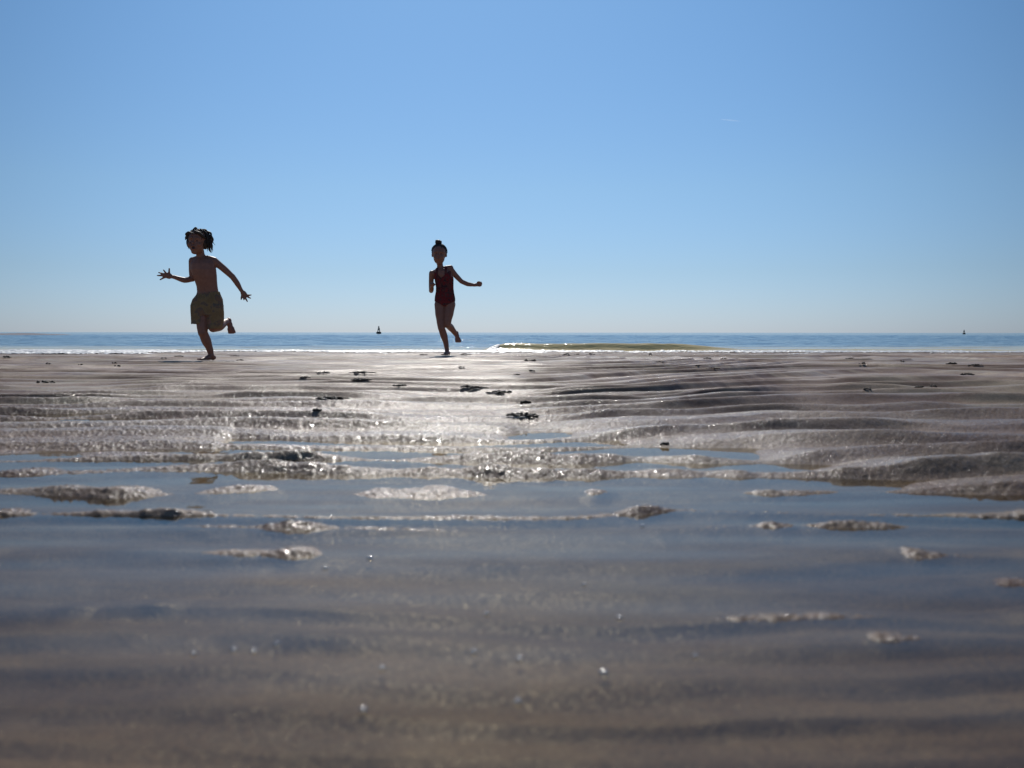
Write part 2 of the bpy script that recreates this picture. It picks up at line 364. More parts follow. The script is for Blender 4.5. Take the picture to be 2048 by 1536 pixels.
# foam: lumpy sheets left where the noise field is high; one countless mass
def foam(name, label, x, d, z, mask, thick):
    r, c = x.shape
    keep = mask > 0
    zz = z + 0.002 + thick * np.clip(mask, 0, 1) ** 0.5 * (0.75 + 0.5 * noise(x * 30, d * 30, 50))
    f = grid_faces(r, c); kf = keep.ravel()[f].all(1); f = f[kf]
    used = np.unique(f); remap = -np.ones(x.size, int); remap[used] = np.arange(len(used))
    V = np.stack([x.ravel(), d.ravel(), zz.ravel()], 1)[used]
    o = mesh_np(name, V, remap[f], M_foam); tag(o, label, kind='stuff')
    return o
tf = np.linspace(-.75, .75, 1500); df = np.linspace(10.6, 13.1, 170)
X = tf[None, :] * df[:, None]; D = np.repeat(df[:, None], len(tf), 1)
zg = np.maximum(ground(X.ravel(), D.ravel(), False).reshape(X.shape), SEA)
T = 1024 + F * X / D
left = sstep(420, 60, T)
env = sstep(11.3, 12.4, D + 1.3 * left + 0.5 * noise(X * .6, D * 0, 52)) * (1 - sstep(12.95, 13.1, D))
fb = noise(X * 1.6, D * 2.6, 53) * .8 + .5 * noise(X * 6, D * 6, 54) + .25 * noise(X * 17, D * 17, 55)
mask = fb * 1.15 + env * 1.15 - 0.86 + .70 * left + .40 * noise(X * .5, D * .3, 57)
foam('shore_foam', 'white broken foam along the water edge', X, D, zg, mask, 0.020)
# foam curl at the left end of the breaking wave
tf = np.linspace((950 - 1024) / F, (1042 - 1024) / F, 160); df = np.linspace(13.2, 14.1, 90)
X = tf[None, :] * df[:, None]; D = np.repeat(df[:, None], len(tf), 1); T = 1024 + F * X / D
mask = 0.7 - ((T - 986) / 14) ** 2 - ((D - 13.62) / .22) ** 2 + 0.9 * noise(X * 9, D * 7, 56)
foam('breaker_foam', 'white foam patch where the low wave breaks', X, D, sea_z(X, D), mask, 0.02)

# low sandbank with surf in the distance, left
tb = np.linspace(-1.0, (215 - 1024) / F, 200); db = np.linspace(68, 90, 40)
X = tb[None, :] * db[:, None]; D = np.repeat(db[:, None], len(tb), 1); T = 1024 + F * X / D
Zb = SEA - .25 + (0.40 + .08 * noise(X * .35, D * .2, 60)) * np.exp(-((D - 79) / 6.0) ** 2) * sstep(210, 110, T)
bk = mesh_np('sandbank', np.stack([X.ravel(), D.ravel(), Zb.ravel()], 1), grid_faces(*X.shape), M_land); tag(bk, 'low grey sandbank far out at the left', kind='structure')

# ------------------------------------------------------------------ shape kit for bodies
class Shape:
    def __init__(s): s.v = []; s.f = []
    def add(s, v, f):
        k = len(s.v); s.v += [tuple(p) for p in v]; s.f += [tuple(i + k for i in q) for q in f]
    def loft(s, cs, rx, ry, axis=None, n=20, caps=True):
        """rings round a path; ring planes perpendicular to the path (or to axis)"""
        cs = [Vector(c) for c in cs]; V = []; m = len(cs)
        up0 = None
        for i, c in enumerate(cs):
            if axis is not None: tdir = Vector(axis)
            else: tdir = (cs[min(i + 1, m - 1)] - cs[max(i - 1, 0)])
            tdir.normalize()
            ref = Vector((0, 1, 0)) if abs(tdir.y) < .9 else Vector((1, 0, 0))
            if up0 is not None: ref = up0
            u = ref.cross(tdir).normalized(); v = tdir.cross(u).normalized(); up0 = v
            for k in range(n):
                a = 2 * math.pi * k / n
                V.append(c + u * (rx[i] * math.cos(a)) + v * (ry[i] * math.sin(a)))
        Fc = []
        for i in range(m - 1):
            for k in range(n):
                k2 = (k + 1) % n
                Fc.append((i * n + k, i * n + k2, (i + 1) * n + k2, (i + 1) * n + k))
        Fc.append(tuple(range(n))[::-1]); Fc.append(tuple((m - 1) * n + k for k in range(n)))
        s.add(V, Fc)
    def ball(s, c, r, rot=None, n=16):
        c = Vector(c); r = (r, r, r) if isinstance(r, (int, float)) else r
        V = [Vector((0, 0, -1))]; m = n // 2
        for i in range(1, m):
            th = math.pi * i / m
            for k in range(n):
                a = 2 * math.pi * k / n
                V.append(Vector((math.sin(th) * math.cos(a), math.sin(th) * math.sin(a), -math.cos(th))))
        V.append(Vector((0, 0, 1)))
        V = [Vector((p.x * r[0], p.y * r[1], p.z * r[2])) for p in V]
        if rot is not None: V = [rot @ p for p in V]
        V = [c + p for p in V]; Fc = []
        for k in range(n): Fc.append((0, 1 + (k + 1) % n, 1 + k))
        for i in range(m - 2):
            for k in range(n):
                a = 1 + i * n + k; b = 1 + i * n + (k + 1) % n
                Fc.append((a, b, b + n, a + n))
        L = len(V) - 1; o = 1 + (m - 2) * n
        for k in range(n): Fc.append((o + k, o + (k + 1) % n, L))
        s.add(V, Fc)
    def limb(s, pts, rad, sub=5):
        """smooth tapered tube through the points with round ends"""
        P = [Vector(p) for p in pts]; cs = []; rs = []
        for i in range(len(P) - 1):
            p0 = P[max(i - 1, 0)]; p1 = P[i]; p2 = P[i + 1]; p3 = P[min(i + 2, len(P) - 1)]
            for k in range(sub):
                t = k / sub
                c = 0.5 * ((2 * p1) + (p2 - p0) * t + (2 * p0 - 5 * p1 + 4 * p2 - p3) * t * t + (3 * p1 - p0 - 3 * p2 + p3) * t ** 3)
                c = c * .6 + (p1.lerp(p2, t)) * .4
                cs.append(c); rs.append(rad[i] + (rad[i + 1] - rad[i]) * (t * t * (3 - 2 * t)))
        cs.append(P[-1]); rs.append(rad[-1])
        s.loft(cs, rs, rs, n=14)
        s.ball(cs[0], rs[0], n=12); s.ball(cs[-1], rs[-1], n=12)
    def raw(s, name, mat, parent=None, smooth=True):
        me = bpy.data.meshes.new(name); me.from_pydata(s.v, [], s.f); me.update()
        for p in me.polygons: p.use_smooth = smooth
        me.materials.append(mat)
        o = bpy.data.objects.new(name, me); C.objects.link(o)
        if parent: o.parent = parent
        return o
    def skin(s, name, mat, parent=None, voxel=0.004, smooth=4):
        o = s.raw(name, mat)
        m = o.modifiers.new('r', 'REMESH'); m.mode = 'VOXEL'; m.voxel_size = voxel; m.use_smooth_shade = True
        if smooth:
            q = o.modifiers.new('s', 'SMOOTH'); q.iterations = smooth; q.factor = 0.5
        dg = bpy.context.evaluated_depsgraph_get(); ev = o.evaluated_get(dg)
        me = bpy.data.meshes.new_from_object(ev, depsgraph=dg); me.name = name
        o.modifiers.clear(); old = o.data; o.data = me; bpy.data.meshes.remove(old)
        if not me.materials: me.materials.append(mat)
        for p in me.polygons: p.use_smooth = True
        if parent: o.parent = parent
        return o

def skin_material():
    m, n, p, out = newmat('skin_tanned')
    at_ = nd(n, 'ShaderNodeAttribute'); at_.attribute_name = 'tone'
    t = tex(n, 40, 3, 0.5)
    c = ramp(n, t.outputs[0], [(0.3, (0.25, 0.115, 0.076)), (0.7, (0.31, 0.146, 0.10))])
    c2 = mix(n, at_.outputs['Fac'], c.outputs[0], (0.05, 0.012, 0.012))
    n.links.new(c2, p.inputs['Base Color']); p.inputs['Roughness'].default_value = 0.48
    return m
M_skin = skin_material()
def tone(o, spots):
    me = o.data; n = len(me.vertices); co = np.empty(n * 3, np.float32); me.vertices.foreach_get('co', co); co = co.reshape(-1, 3)
    v = np.zeros(n, np.float32)
    for (c, r) in spots: v = np.maximum(v, 1 - sstep(r * .6, r, np.linalg.norm(co - np.array(c), axis=1)))
    a = me.attributes.new('tone', 'FLOAT', 'POINT'); a.data.foreach_set('value', v.astype(np.float32))
def cloth_shell(body, name, mat, pred, off=0.004, thick=0.003, smooth=2):
    me = body.data; n = len(me.vertices)
    co = np.empty(n * 3, np.float32); me.vertices.foreach_get('co', co); co = co.reshape(-1, 3)
    no = np.array([v.normal[:] for v in me.vertices]); ok = pred(co)
    fs = [p.vertices[:] for p in me.polygons if all(ok[i] for i in p.vertices)]
    used = sorted({i for f in fs for i in f}); rm = {i: k for k, i in enumerate(used)}
    m2 = bpy.data.meshes.new(name); m2.from_pydata([tuple(co[i] + no[i] * off) for i in used], [], [tuple(rm[i] for i in f) for f in fs]); m2.update()
    for p in m2.polygons: p.use_smooth = True
    m2.materials.append(mat)
    o = bpy.data.objects.new(name, m2); C.objects.link(o); o.parent = body
    s = o.modifiers.new('t', 'SOLIDIFY'); s.thickness = thick; s.offset = -1
    return o
def hand(S, wrist, palm, tips, thumb_base, thumb_tip, fr=0.0062, pw=0.026):
    """palm centre, four finger tips, thumb; bent a little at the knuckles"""
    wrist, palm = Vector(wrist), Vector(palm)
    ax = (palm - wrist).normalized(); mid = sum((Vector(t) for t in tips), Vector()) / 4
    side = Vector(tips[0]) - Vector(tips[3]); side = (side - ax * side.dot(ax)).normalized(); nrm = ax.cross(side).normalized()
    rot = Matrix((side, nrm, ax)).transposed()
    S.ball(palm, (pw, 0.011, 0.033), rot)
    S.limb([wrist - ax * .01, palm], [0.0165, 0.014])
    for k, tp in enumerate(tips):
        b = palm + ax * 0.022 + side * (0.017 - 0.0115 * k); tp = Vector(tp)
        mid_ = b.lerp(tp, .5) + nrm * .005 + ax * .002
        S.limb([b, mid_, tp], [fr * 1.12, fr, fr * .78], 3)
    tb = palm + (Vector(thumb_base) - palm); S.limb([palm - ax * .012, tb, Vector(thumb_tip)], [fr * 1.5, fr * 1.2, fr * .9], 3)
def foot(S, ankle, heel, toe, up=(0, 0, 1), r=0.026, toes=True):
    ankle, heel, toe, up = Vector(ankle), Vector(heel), Vector(toe), Vector(up).normalized()
    ax = (toe - heel).normalized(); side = ax.cross(up).normalized(); up = side.cross(ax).normalized()
    L = (toe - heel).length
    rot = Matrix((side, up, ax)).transposed()
    S.ball(heel + ax * .02 + up * .020, (0.024, 0.023, 0.028), rot)
    S.ball(heel + ax * (L * .42) + up * .018, (0.024, 0.019, L * .34), rot)
    S.ball(heel + ax * (L * .70) + up * .013, (0.031, 0.0135, L * .22), rot)
    S.limb([ankle, heel + ax * (L * .40) + up * .024], [0.024, 0.018], 3)
    if toes:
        for k in range(5):
            b = heel + ax * (L * .80) + side * (-.022 + .011 * k) + up * .011
            e = heel + ax * (L * (1.0 - .028 * abs(k - 1.2))) + side * (-.024 + .012 * k) + up * .008
            S.limb([b, e], [0.0085, 0.0075 if k else .009], 2)

# ------------------------------------------------------------------ the running boy
bx, bd_, bz = put(420, 721.5)
KB = 1 / 5.12 / (F / bd_)
def PB(Xz, Yz, y=0.0): return Vector(((Xz - 605) * KB, y, (1440 - Yz) * KB))
boy = empty('person', (bx, bd_, bz + 0.004))
tag(boy, 'barefoot child in knee-length olive shorts, bare-chested, tousled hair, running with open hands', 'person')
S = Shape()
# torso: pelvis to shoulders
tor = [(588, 930, 0, 92, 70), (588, 870, .0, 118, 82), (592, 800, 0, 116, 80), (594, 740, -.004, 108, 74), (590, 690, -.010, 106, 74), (582, 640, -.016, 112, 78), (572, 580, -.022, 122, 84), (562, 520, -.026, 128, 86), (555, 460, -.026, 124, 80), (550, 420, -.022, 100, 64), (546, 395, -.02, 60, 48)]
S.loft([PB(a, b, y) for a, b, y, r1, r2 in tor], [r1 * KB for *_, r1, r2 in tor], [r2 * KB for *_, r1, r2 in tor], axis=(0, 0, 1), n=28)
# shoulders and neck
S.limb([PB(455, 432, -.018), PB(500, 412, -.022), PB(560, 405, -.02), PB(620, 412, -.015), PB(668, 430, -.010)], [.029, .027, .026, .027, .030])
S.limb([PB(548, 420, -.018), PB(535, 370, -.03), PB(528, 330, -.035)], [.040, .034, .036])
S.limb([PB(500, 470, -.05), PB(495, 520, -.052)], [.032, .03]); S.limb([PB(612, 470, -.045), PB(615, 520, -.048)], [.032, .03])
# head
hc = PB(515, 235, -.05)
S.ball(hc + Vector((.002, .012, .012)), (.076, .088, .086)); S.ball(hc + Vector((-.003, -.012, -.038)), (.060, .064, .070))
S.ball(PB(500, 345, -.085), (.030, .028, .022)); S.ball(PB(505, 300, -.09), (.046, .036, .036))
S.ball(PB(502, 262, -.137), (.010, .012, .010)); S.limb([PB(506, 232, -.128), PB(502, 258, -.134)], [.006, .009])
S.limb([PB(462, 215, -.118), PB(486, 209, -.126)], [.008, .007]); S.limb([PB(524, 209, -.126), PB(550, 216, -.116)], [.007, .008])
S.ball(PB(460, 275, -.108), (.022, .018, .020)); S.ball(PB(548, 275, -.106), (.022, .018, .020))
S.ball(PB(424, 250, -.045), (.009, .016, .022)); S.ball(PB(608, 250, -.040), (.009, .016, .022))
S.limb([PB(482, 296, -.124), PB(502, 290, -.130), PB(522, 296, -.124)], [.005, .006, .005]); S.limb([PB(484, 318, -.120), PB(502, 325, -.124), PB(520, 318, -.120)], [.005, .007, .005])
# image-left arm: hanging upper arm, forearm out to the side, open hand
S.limb([PB(448, 430, -.016), PB(436, 520, .0), PB(436, 612, .008)], [.031, .027, .024])
S.limb([PB(436, 610, .008), PB(370, 628, -.03), PB(282, 600, -.075)], [.024, .023, .016])
hand(S, PB(282, 600, -.075), PB(232, 588, -.088), [PB(188, 530, -.10), PB(138, 556, -.10), PB(124, 586, -.10), PB(150, 628, -.095)], PB(240, 560, -.09), PB(246, 516, -.10), fr=.0072, pw=.026)
# image-right arm: stretched down and out
S.limb([PB(662, 432, -.010), PB(745, 500, .01), PB(832, 585, .03)], [.033, .028, .024])
S.limb([PB(832, 583, .03), PB(872, 645, .045), PB(912, 722, .06)], [.024, .023, .016])
hand(S, PB(912, 722, .06), PB(938, 762, .066), [PB(1012, 772, .07), PB(1006, 806, .07), PB(972, 840, .07), PB(938, 822, .066)], PB(918, 790, .06), PB(915, 818, .05), fr=.0072, pw=.025)
# support leg
S.limb([PB(530, 900, .0), PB(538, 1000, -.02), PB(545, 1090, -.034), PB(550, 1160, -.040)], [.062, .056, .046, .040])
S.limb([PB(550, 1155, -.038), PB(572, 1240, -.008), PB(596, 1320, .012), PB(612, 1395, .02)], [.038, .040, .029, .022])
S.ball(PB(549, 1160, -.062), (.024, .018, .028))
foot(S, PB(614, 1395, .018), PB(634, 1440, .055) , PB(520, 1440, -.085))
# trailing leg: thigh down, shin folded back
S.limb([PB(645, 900, .0), PB(655, 1000, -.015), PB(655, 1070, -.03), PB(652, 1105, -.035)], [.064, .056, .048, .040])
S.limb([PB(652, 1110, -.03), PB(684, 1095, .05), PB(706, 1060, .14), PB(722, 1036, .20)], [.038, .040, .030, .022])
foot(S, PB(724, 1036, .20), PB(722, 1022, .225), PB(772, 1172, .185), up=(.15, -1, .1))
body = S.skin('body', M_skin, boy, 0.0036, 5)
tone(body, [(PB(502, 308, -.125), .016), (PB(474, 240, -.118), .009), (PB(536, 240, -.116), .009)])
# hair: a rough cap and hanging locks
H = Shape(); rnd = random.Random(3)
H.ball(hc + Vector((.004, .026, .018)), (.080, .086, .081)); H.ball(hc + Vector((.056, .014, -.012)), (.028, .050, .055)); H.ball(hc + Vector((-.056, .016, -.005)), (.025, .050, .050))
for k in range(260):
    a = rnd.uniform(0, 2 * math.pi); el = rnd.uniform(-.15, 1.25)
    dr = Vector((math.cos(a) * math.cos(el), math.sin(a) * math.cos(el), math.sin(el)))
    if dr.y < -.45 and el < .65: continue
    b = hc + Vector((.004, .02, .018)) + Vector((dr.x * .072, dr.y * .078, dr.z * .070))
    out = Vector((dr.x, dr.y, 0)); out = out.normalized() if out.length > .01 else Vector((1, 0, 0))
    L = rnd.uniform(.035, .07) * (1.35 if dr.x > .2 else 1.0)
    p1 = b + dr * .013 + out * .005; p2 = p1 + out * rnd.uniform(-.002, .011) + Vector((rnd.uniform(-.008, .014), 0, -L * .5)); p3 = p2 + out * rnd.uniform(-.006, .014) + Vector((rnd.uniform(-.006, .012), 0, -L * .55))
    H.limb([b, p1, p2, p3], [.006, .0055, .0036, .0010], 3)
for (x0, y0, x1, y1, x2, y2) in [(632, 215, 652, 280, 652, 345), (640, 180, 662, 215, 655, 262), (622, 270, 628, 320, 645, 352), (412, 170, 392, 195, 384, 222), (408, 235, 408, 270, 420, 310), (600, 140, 640, 152, 655, 185), (470, 125, 490, 100, 512, 112), (560, 125, 590, 122, 620, 150)]:
    H.limb([PB(x0, y0, -.03), PB(x1, y1, -.03), PB(x2, y2, -.03)], [.012, .009, .002], 4)
H.limb([PB(430, 175, -.11), PB(455, 160, -.125), PB(500, 168, -.13)], [.013, .012, .006]); H.limb([PB(520, 150, -.125), PB(560, 165, -.12), PB(600, 205, -.09)], [.010, .013, .010])
hr = H.raw('hair', M_hair, body)
# shorts
def cloth_mat(name, stops, scale, stretch=None, rough=0.85):
    m, n, p, out = newmat(name)
    t = tex(n, scale, 2, 0.5, stretch=stretch)
    r = ramp(n, t.outputs[0], stops); n.links.new(r.outputs[0], p.inputs['Base Color'])
    p.inputs['Roughness'].default_value = rough; p.inputs['Specular IOR Level'].default_value = .2
    f = tex(n, 22, 3, .6, stretch=(1, 1, .4)); n.links.new(bump(n, f.outputs[0], .5, .012), p.inputs['Normal'])
    return m
M_shorts = cloth_mat('shorts_olive', [(0.42, (.25, .17, .085)), (0.50, (.29, .20, .10)), (0.58, (.17, .13, .10)), (0.66, (.25, .15, .09))], 16)
M_swim = cloth_mat('swimsuit_red_print', [(0.38, (.15, .02, .022)), (0.46, (.20, .03, .035)), (0.50, (.03, .015, .025)), (0.56, (.17, .06, .05)), (0.62, (.04, .02, .03))], 34)
H = Shape()
sh = [(600, 742, 112, 76), (600, 775, 122, 84), (590, 820, 152, 98), (586, 880, 166, 104), (588, 940, 158, 104), (590, 985, 150, 100)]
H.loft([PB(a, b, .0) for a, b, r1, r2 in sh], [r1 * KB for *_, r1, r2 in sh], [r2 * KB for *_, r1, r2 in sh], axis=(0, 0, 1), n=28)
l1 = [(510, 880, .0, 90, 94), (508, 950, -.008, 84, 90), (506, 1010, -.016, 76, 84), (502, 1050, -.022, 70, 78), (498, 1076, -.026, 66, 76)]
l2 = [(658, 880, .0, 94, 96), (668, 960, -.006, 86, 92), (670, 1040, -.006, 78, 92), (667, 1085, -.012, 70, 88), (663, 1122, -.020, 60, 76)]
for L in (l1, l2): H.loft([PB(a, b, y) for a, b, y, r1, r2 in L], [r1 * KB for *_, r1, r2 in L], [r2 * KB for *_, r1, r2 in L], axis=(0, 0, 1), n=24)
so_ = H.skin('shorts', M_shorts, body, 0.005, 3)
me = so_.data
import bmesh
bm = bmesh.new(); bm.from_mesh(me); bm.normal_update()
zc1 = PB(0, 1064).z; zc2 = PB(0, 1104).z
dl = [f for f in bm.faces if (f.normal.z < -.75 and ((f.calc_center_median().x < PB(585, 0).x and f.calc_center_median().z < zc1) or (f.calc_center_median().x >= PB(585, 0).x and f.calc_center_median().z < zc2)))]
bmesh.ops.delete(bm, geom=dl, context='FACES')
for v in bm.verts:
    a = math.atan2(v.co.y, v.co.x - PB(590, 0).x); hh = (PB(0, 742).z - v.co.z) * 6
    v.co += v.normal * (.0035 * math.sin(a * 9 + v.co.z * 22) * min(1, max(0, hh)) + .002 * math.sin(a * 23 + v.co.z * 60) * (1.2 - min(1, max(0, hh))))
bm.to_mesh(me); bm.free()
q = so_.modifiers.new('t', 'SOLIDIFY'); q.thickness = .003; q.offset = -1

# ------------------------------------------------------------------ the running girl
gx, gd, gz_ = put(894, 711)
KG = 1 / 5.906 / (F / gd)
def PG(Xz, Yz, y=0.0): return Vector(((Xz - 430) * KG, y, (1480 - Yz) * KG))
girl = empty('person', (gx, gd, gz_ + 0.004))
tag(girl, 'child with a top bun in a red patterned swimsuit, running with one fist out', 'person')
S = Shape()
tor = [(408, 900, 0, 96, 74), (408, 850, 0, 120, 84), (408, 800, 0, 116, 80), (408, 740, -.004, 104, 70), (406, 690, -.01, 100, 66), (402, 640, -.016, 104, 68), (396, 590, -.022, 112, 74), (388, 540, -.026, 116, 76), (382, 500, -.026, 106, 70), (376, 465, -.022, 70, 52)]
S.loft([PG(a, b, y) for a, b, y, r1, r2 in tor], [r1 * KG for *_, r1, r2 in tor], [r2 * KG for *_, r1, r2 in tor], axis=(0.08, 0, 1), n=28)
S.limb([PG(262, 522, -.03), PG(320, 496, -.026), PG(370, 476, -.022), PG(425, 462, -.016), PG(474, 458, -.008)], [.026, .026, .026, .028, .031])
S.limb([PG(366, 480, -.018), PG(354, 435, -.03), PG(348, 395, -.035)], [.036, .030, .033])
gc = PG(345, 295, -.05)
S.ball(gc + Vector((.0, .012, .012)), (.072, .086, .084)); S.ball(gc + Vector((0, -.012, -.040)), (.057, .062, .068))
S.ball(PG(343, 396, -.085), (.026, .026, .022)); S.ball(PG(343, 350, -.09), (.043, .034, .036))
S.ball(PG(342, 322, -.132), (.009, .011, .009)); S.limb([PG(344, 295, -.124), PG(342, 318, -.129)], [.006, .008])
S.limb([PG(302, 280, -.114), PG(326, 274, -.122)], [.007, .006]); S.limb([PG(360, 274, -.122), PG(384, 280, -.114)], [.006, .007])
S.ball(PG(308, 335, -.104), (.020, .017, .020)); S.ball(PG(380, 335, -.104), (.020, .017, .020))
S.ball(PG(264, 310, -.045), (.008, .015, .021)); S.ball(PG(428, 310, -.040), (.008, .015, .021))
S.limb([PG(326, 356, -.119), PG(343, 352, -.125), PG(360, 356, -.119)], [.005, .006, .005]); S.limb([PG(328, 366, -.118), PG(343, 370, -.121), PG(358, 366, -.118)], [.005, .006, .005])
# image-left arm: elbow bent, fist forward
S.limb([PG(256, 520, -.03), PG(247, 620, -.01), PG(246, 722, -.004)], [.029, .025, .024])
S.limb([PG(246, 724, -.006), PG(256, 706, -.07), PG(268, 678, -.135)], [.024, .024, .017])
fp = PG(276, 660, -.165)
S.ball(fp, (.024, .028, .024))
for k in range(4):
    b = fp + Vector((-.015 + .010 * k, -.018, .012)); S.limb([b, b + Vector((0, -.012, -.010)), b + Vector((0, -.004, -.024)), b + Vector((0, .008, -.020))], [.0068, .0068, .0064, .0055], 3)
S.limb([fp + Vector((.022, .008, .002)), fp + Vector((.022, -.012, .000)), fp + Vector((.006, -.030, -.006))], [.008, .0075, .006], 3)
# image-right arm: swung out, clenched fist
S.limb([PG(470, 470, -.008), PG(535, 545, .012), PG(600, 612, .03)], [.033, .027, .023])
S.limb([PG(600, 612, .03), PG(670, 642, .03), PG(752, 655, .025)], [.023, .023, .0165])
fp = PG(812, 645, .02)
S.limb([PG(750, 655, .025), PG(790, 650, .022)], [.0165, .019])
S.ball(fp, (.027, .022, .026))
for k in range(4):
    b = fp + Vector((.012 - .005 * abs(k - 1.3), -.012, .019 - .0115 * k)); S.limb([b - Vector((.016, 0, 0)), b + Vector((.010, -.002, 0)), b + Vector((.012, .016, 0)), b + Vector((-.006, .022, 0))], [.0074, .0074, .007, .006], 3)
S.limb([fp + Vector((-.018, -.010, .018)), fp + Vector((-.002, -.022, .024)), fp + Vector((.016, -.020, .012))], [.0085, .008, .0065], 3)
# support leg
S.limb([PG(350, 880, .0), PG(352, 980, -.016), PG(358, 1080, -.03), PG(368, 1165, -.04)], [.058, .052, .042, .036])
S.limb([PG(368, 1160, -.038), PG(394, 1250, -.008), PG(415, 1330, .010), PG(428, 1420, .018)], [.035, .037, .028, .022])
S.ball(PG(367, 1168, -.058), (.021, .016, .026))
foot(S, PG(428, 1418, .016), PG(446, 1480, .05), PG(396, 1480, -.10))
# trailing leg
S.limb([PG(462, 880, .0), PG(452, 980, -.02), PG(440, 1070, -.035), PG(438, 1120, -.04)], [.060, .052, .042, .036])
S.limb([PG(438, 1120, -.036), PG(466, 1150, .05), PG(502, 1200, .12), PG(525, 1240, .165)], [.035, .036, .028, .021])
foot(S, PG(525, 1238, .165), PG(524, 1210, .190), PG(556, 1334, .150), up=(.1, -1, .15))
gb = S.skin('body', M_skin, girl, 0.0036, 5)
tone(gb, [(PG(343, 361, -.12), .009), (PG(315, 302, -.112), .008), (PG(372, 302, -.112), .008)])
H = Shape()
H.ball(gc + Vector((0, .024, .018)), (.079, .086, .082))
for k in range(60):
    a = rnd.uniform(0, 2 * math.pi); b = gc + Vector((0, .024, .018)); z0_ = rnd.uniform(-.2, .55)
    if math.sin(a) < -.35: z0_ = rnd.uniform(.45, .75)
    pts = []
    for j in range(5):
        e = z0_ + (1.45 - z0_) * j / 4; pts.append(b + Vector((math.cos(a) * math.cos(e) * .079, math.sin(a) * math.cos(e) * .086, math.sin(e) * .083)))
    H.limb(pts, [.004, .006, .006, .006, .005], 3)
H.raw('hair', M_hair, gb)
H = Shape(); bc = PG(334, 160, -.03)
H.ball(bc, (.029, .029, .027)); H.limb([PG(340, 205, -.03), PG(336, 175, -.03)], [.020, .018])
for k in range(26):
    a = k * .9; tl = Vector((math.cos(a), math.sin(a) * .9, math.sin(k * 1.7) * .8)).normalized(); s2 = tl.cross(Vector((.3, .2, 1))).normalized()
    H.limb([bc + tl * .026, bc + tl * .020 + s2 * .020, bc - tl * .002 + s2 * .030], [.006, .0075, .005], 3)
H.raw('hair_bun', M_hair, gb)
def near_seg(co, pts):
    best = np.full(len(co), 9.)
    for a, b in zip(pts[:-1], pts[1:]):
        a = np.array(a); b = np.array(b); ab = b - a
        tq = np.clip(((co - a) @ ab) / (ab @ ab), 0, 1); best = np.minimum(best, np.linalg.norm(co - (a + tq[:, None] * ab), axis=1))
    return best
def suit(co):
    Xz = co[:, 0] / KG + 430; Yz = 1480 - co[:, 2] / KG; front = co[:, 1] < -.02
    arm = (near_seg(co, [PG(250, 545, -.03), PG(246, 722, -.004), PG(268, 678, -.135), PG(290, 650, -.2)]) < .040) | (near_seg(co, [PG(490, 490, -.004), PG(600, 612, .03), PG(812, 645, .02)]) < .040)
    cx = 395
    leg = Yz < 905 - .55 * np.maximum(0, np.abs(Xz - 405) - 12)
    top = Yz > np.where(front, 560 - .0 * Xz, 590)
    neck = np.abs(Xz - 372) * 1.0
    bib = (Yz > 575 - .9 * neck) & (Yz > 500)
    strap = (np.abs(np.abs(Xz - (372)) - 52 ) < 13) & (Yz > 440)
    side = (np.abs(Xz - 392) < 132)
    sleeve = (Yz > 560) | (np.abs(Xz - 385) < 95)
    return (leg & (bib & sleeve | strap) & ~arm & side & (Yz > 440))
cloth_shell(gb, 'swimsuit', M_swim, suit)

# ------------------------------------------------------------------ buoys
def strut(S, a, b, r): S.loft([a, b], [r, r], [r, r], n=8)
def buoy(px, dist, w_, h_, label, lattice=True):
    r = ray(px, 667); x = r[0] / r[1] * dist
    o = empty('navigation_buoy', (x, dist, SEA)); tag(o, label, 'buoy', 'buoys far out on the sea')
    s = w_ / 2; S = Shape()
    prof = [(-.10, .70), (0.0, .92), (.10, 1.0), (.18, 1.0), (.25, .86), (.28, .6)]
    S.loft([(0, 0, p[0] * h_) for p in prof], [p[1] * s for p in prof], [p[1] * s for p in prof], axis=(0, 0, 1), n=24)
    S.raw('float', M_buoyd, o, smooth=False)
    S = Shape()
    top = .80 * h_
    for k in range(4):
        a = math.pi / 4 + k * math.pi / 2; c = Vector((math.cos(a), math.sin(a), 0)); a2 = a + math.pi / 2; c2 = Vector((math.cos(a2), math.sin(a2), 0))
        strut(S, c * s * .62 + Vector((0, 0, .27 * h_)), c * s * .22 + Vector((0, 0, top)), s * .10)
        for q in (.35, .6, 1.0):
            u = s * (.62 - .40 * q); zz = .27 * h_ + (top - .27 * h_) * q
            strut(S, c * u + Vector((0, 0, zz)), c2 * u + Vector((0, 0, zz)), s * .07)
    S.loft([(0, 0, .45 * h_), (0, 0, .70 * h_)], [s * .30, s * .26], [s * .30, s * .26], n=12)
    S.raw('cage', M_buoyg, o, smooth=False)
    S = Shape(); S.loft([(0, 0, top - .01), (0, 0, top + .05 * h_), (0, 0, top + .15 * h_), (0, 0, h_)], [s * .26, s * .26, s * .18, s * .03], [s * .26, s * .26, s * .18, s * .03], n=12)
    S.raw('lantern', M_buoyd, o, smooth=False)
buoy(757.5, 170, .85, 1.35, 'dark conical buoy with a lattice top on the horizon between the two children')
buoy(1928, 190, .55, .85, 'tiny dark buoy on the horizon at the far right of the sea')

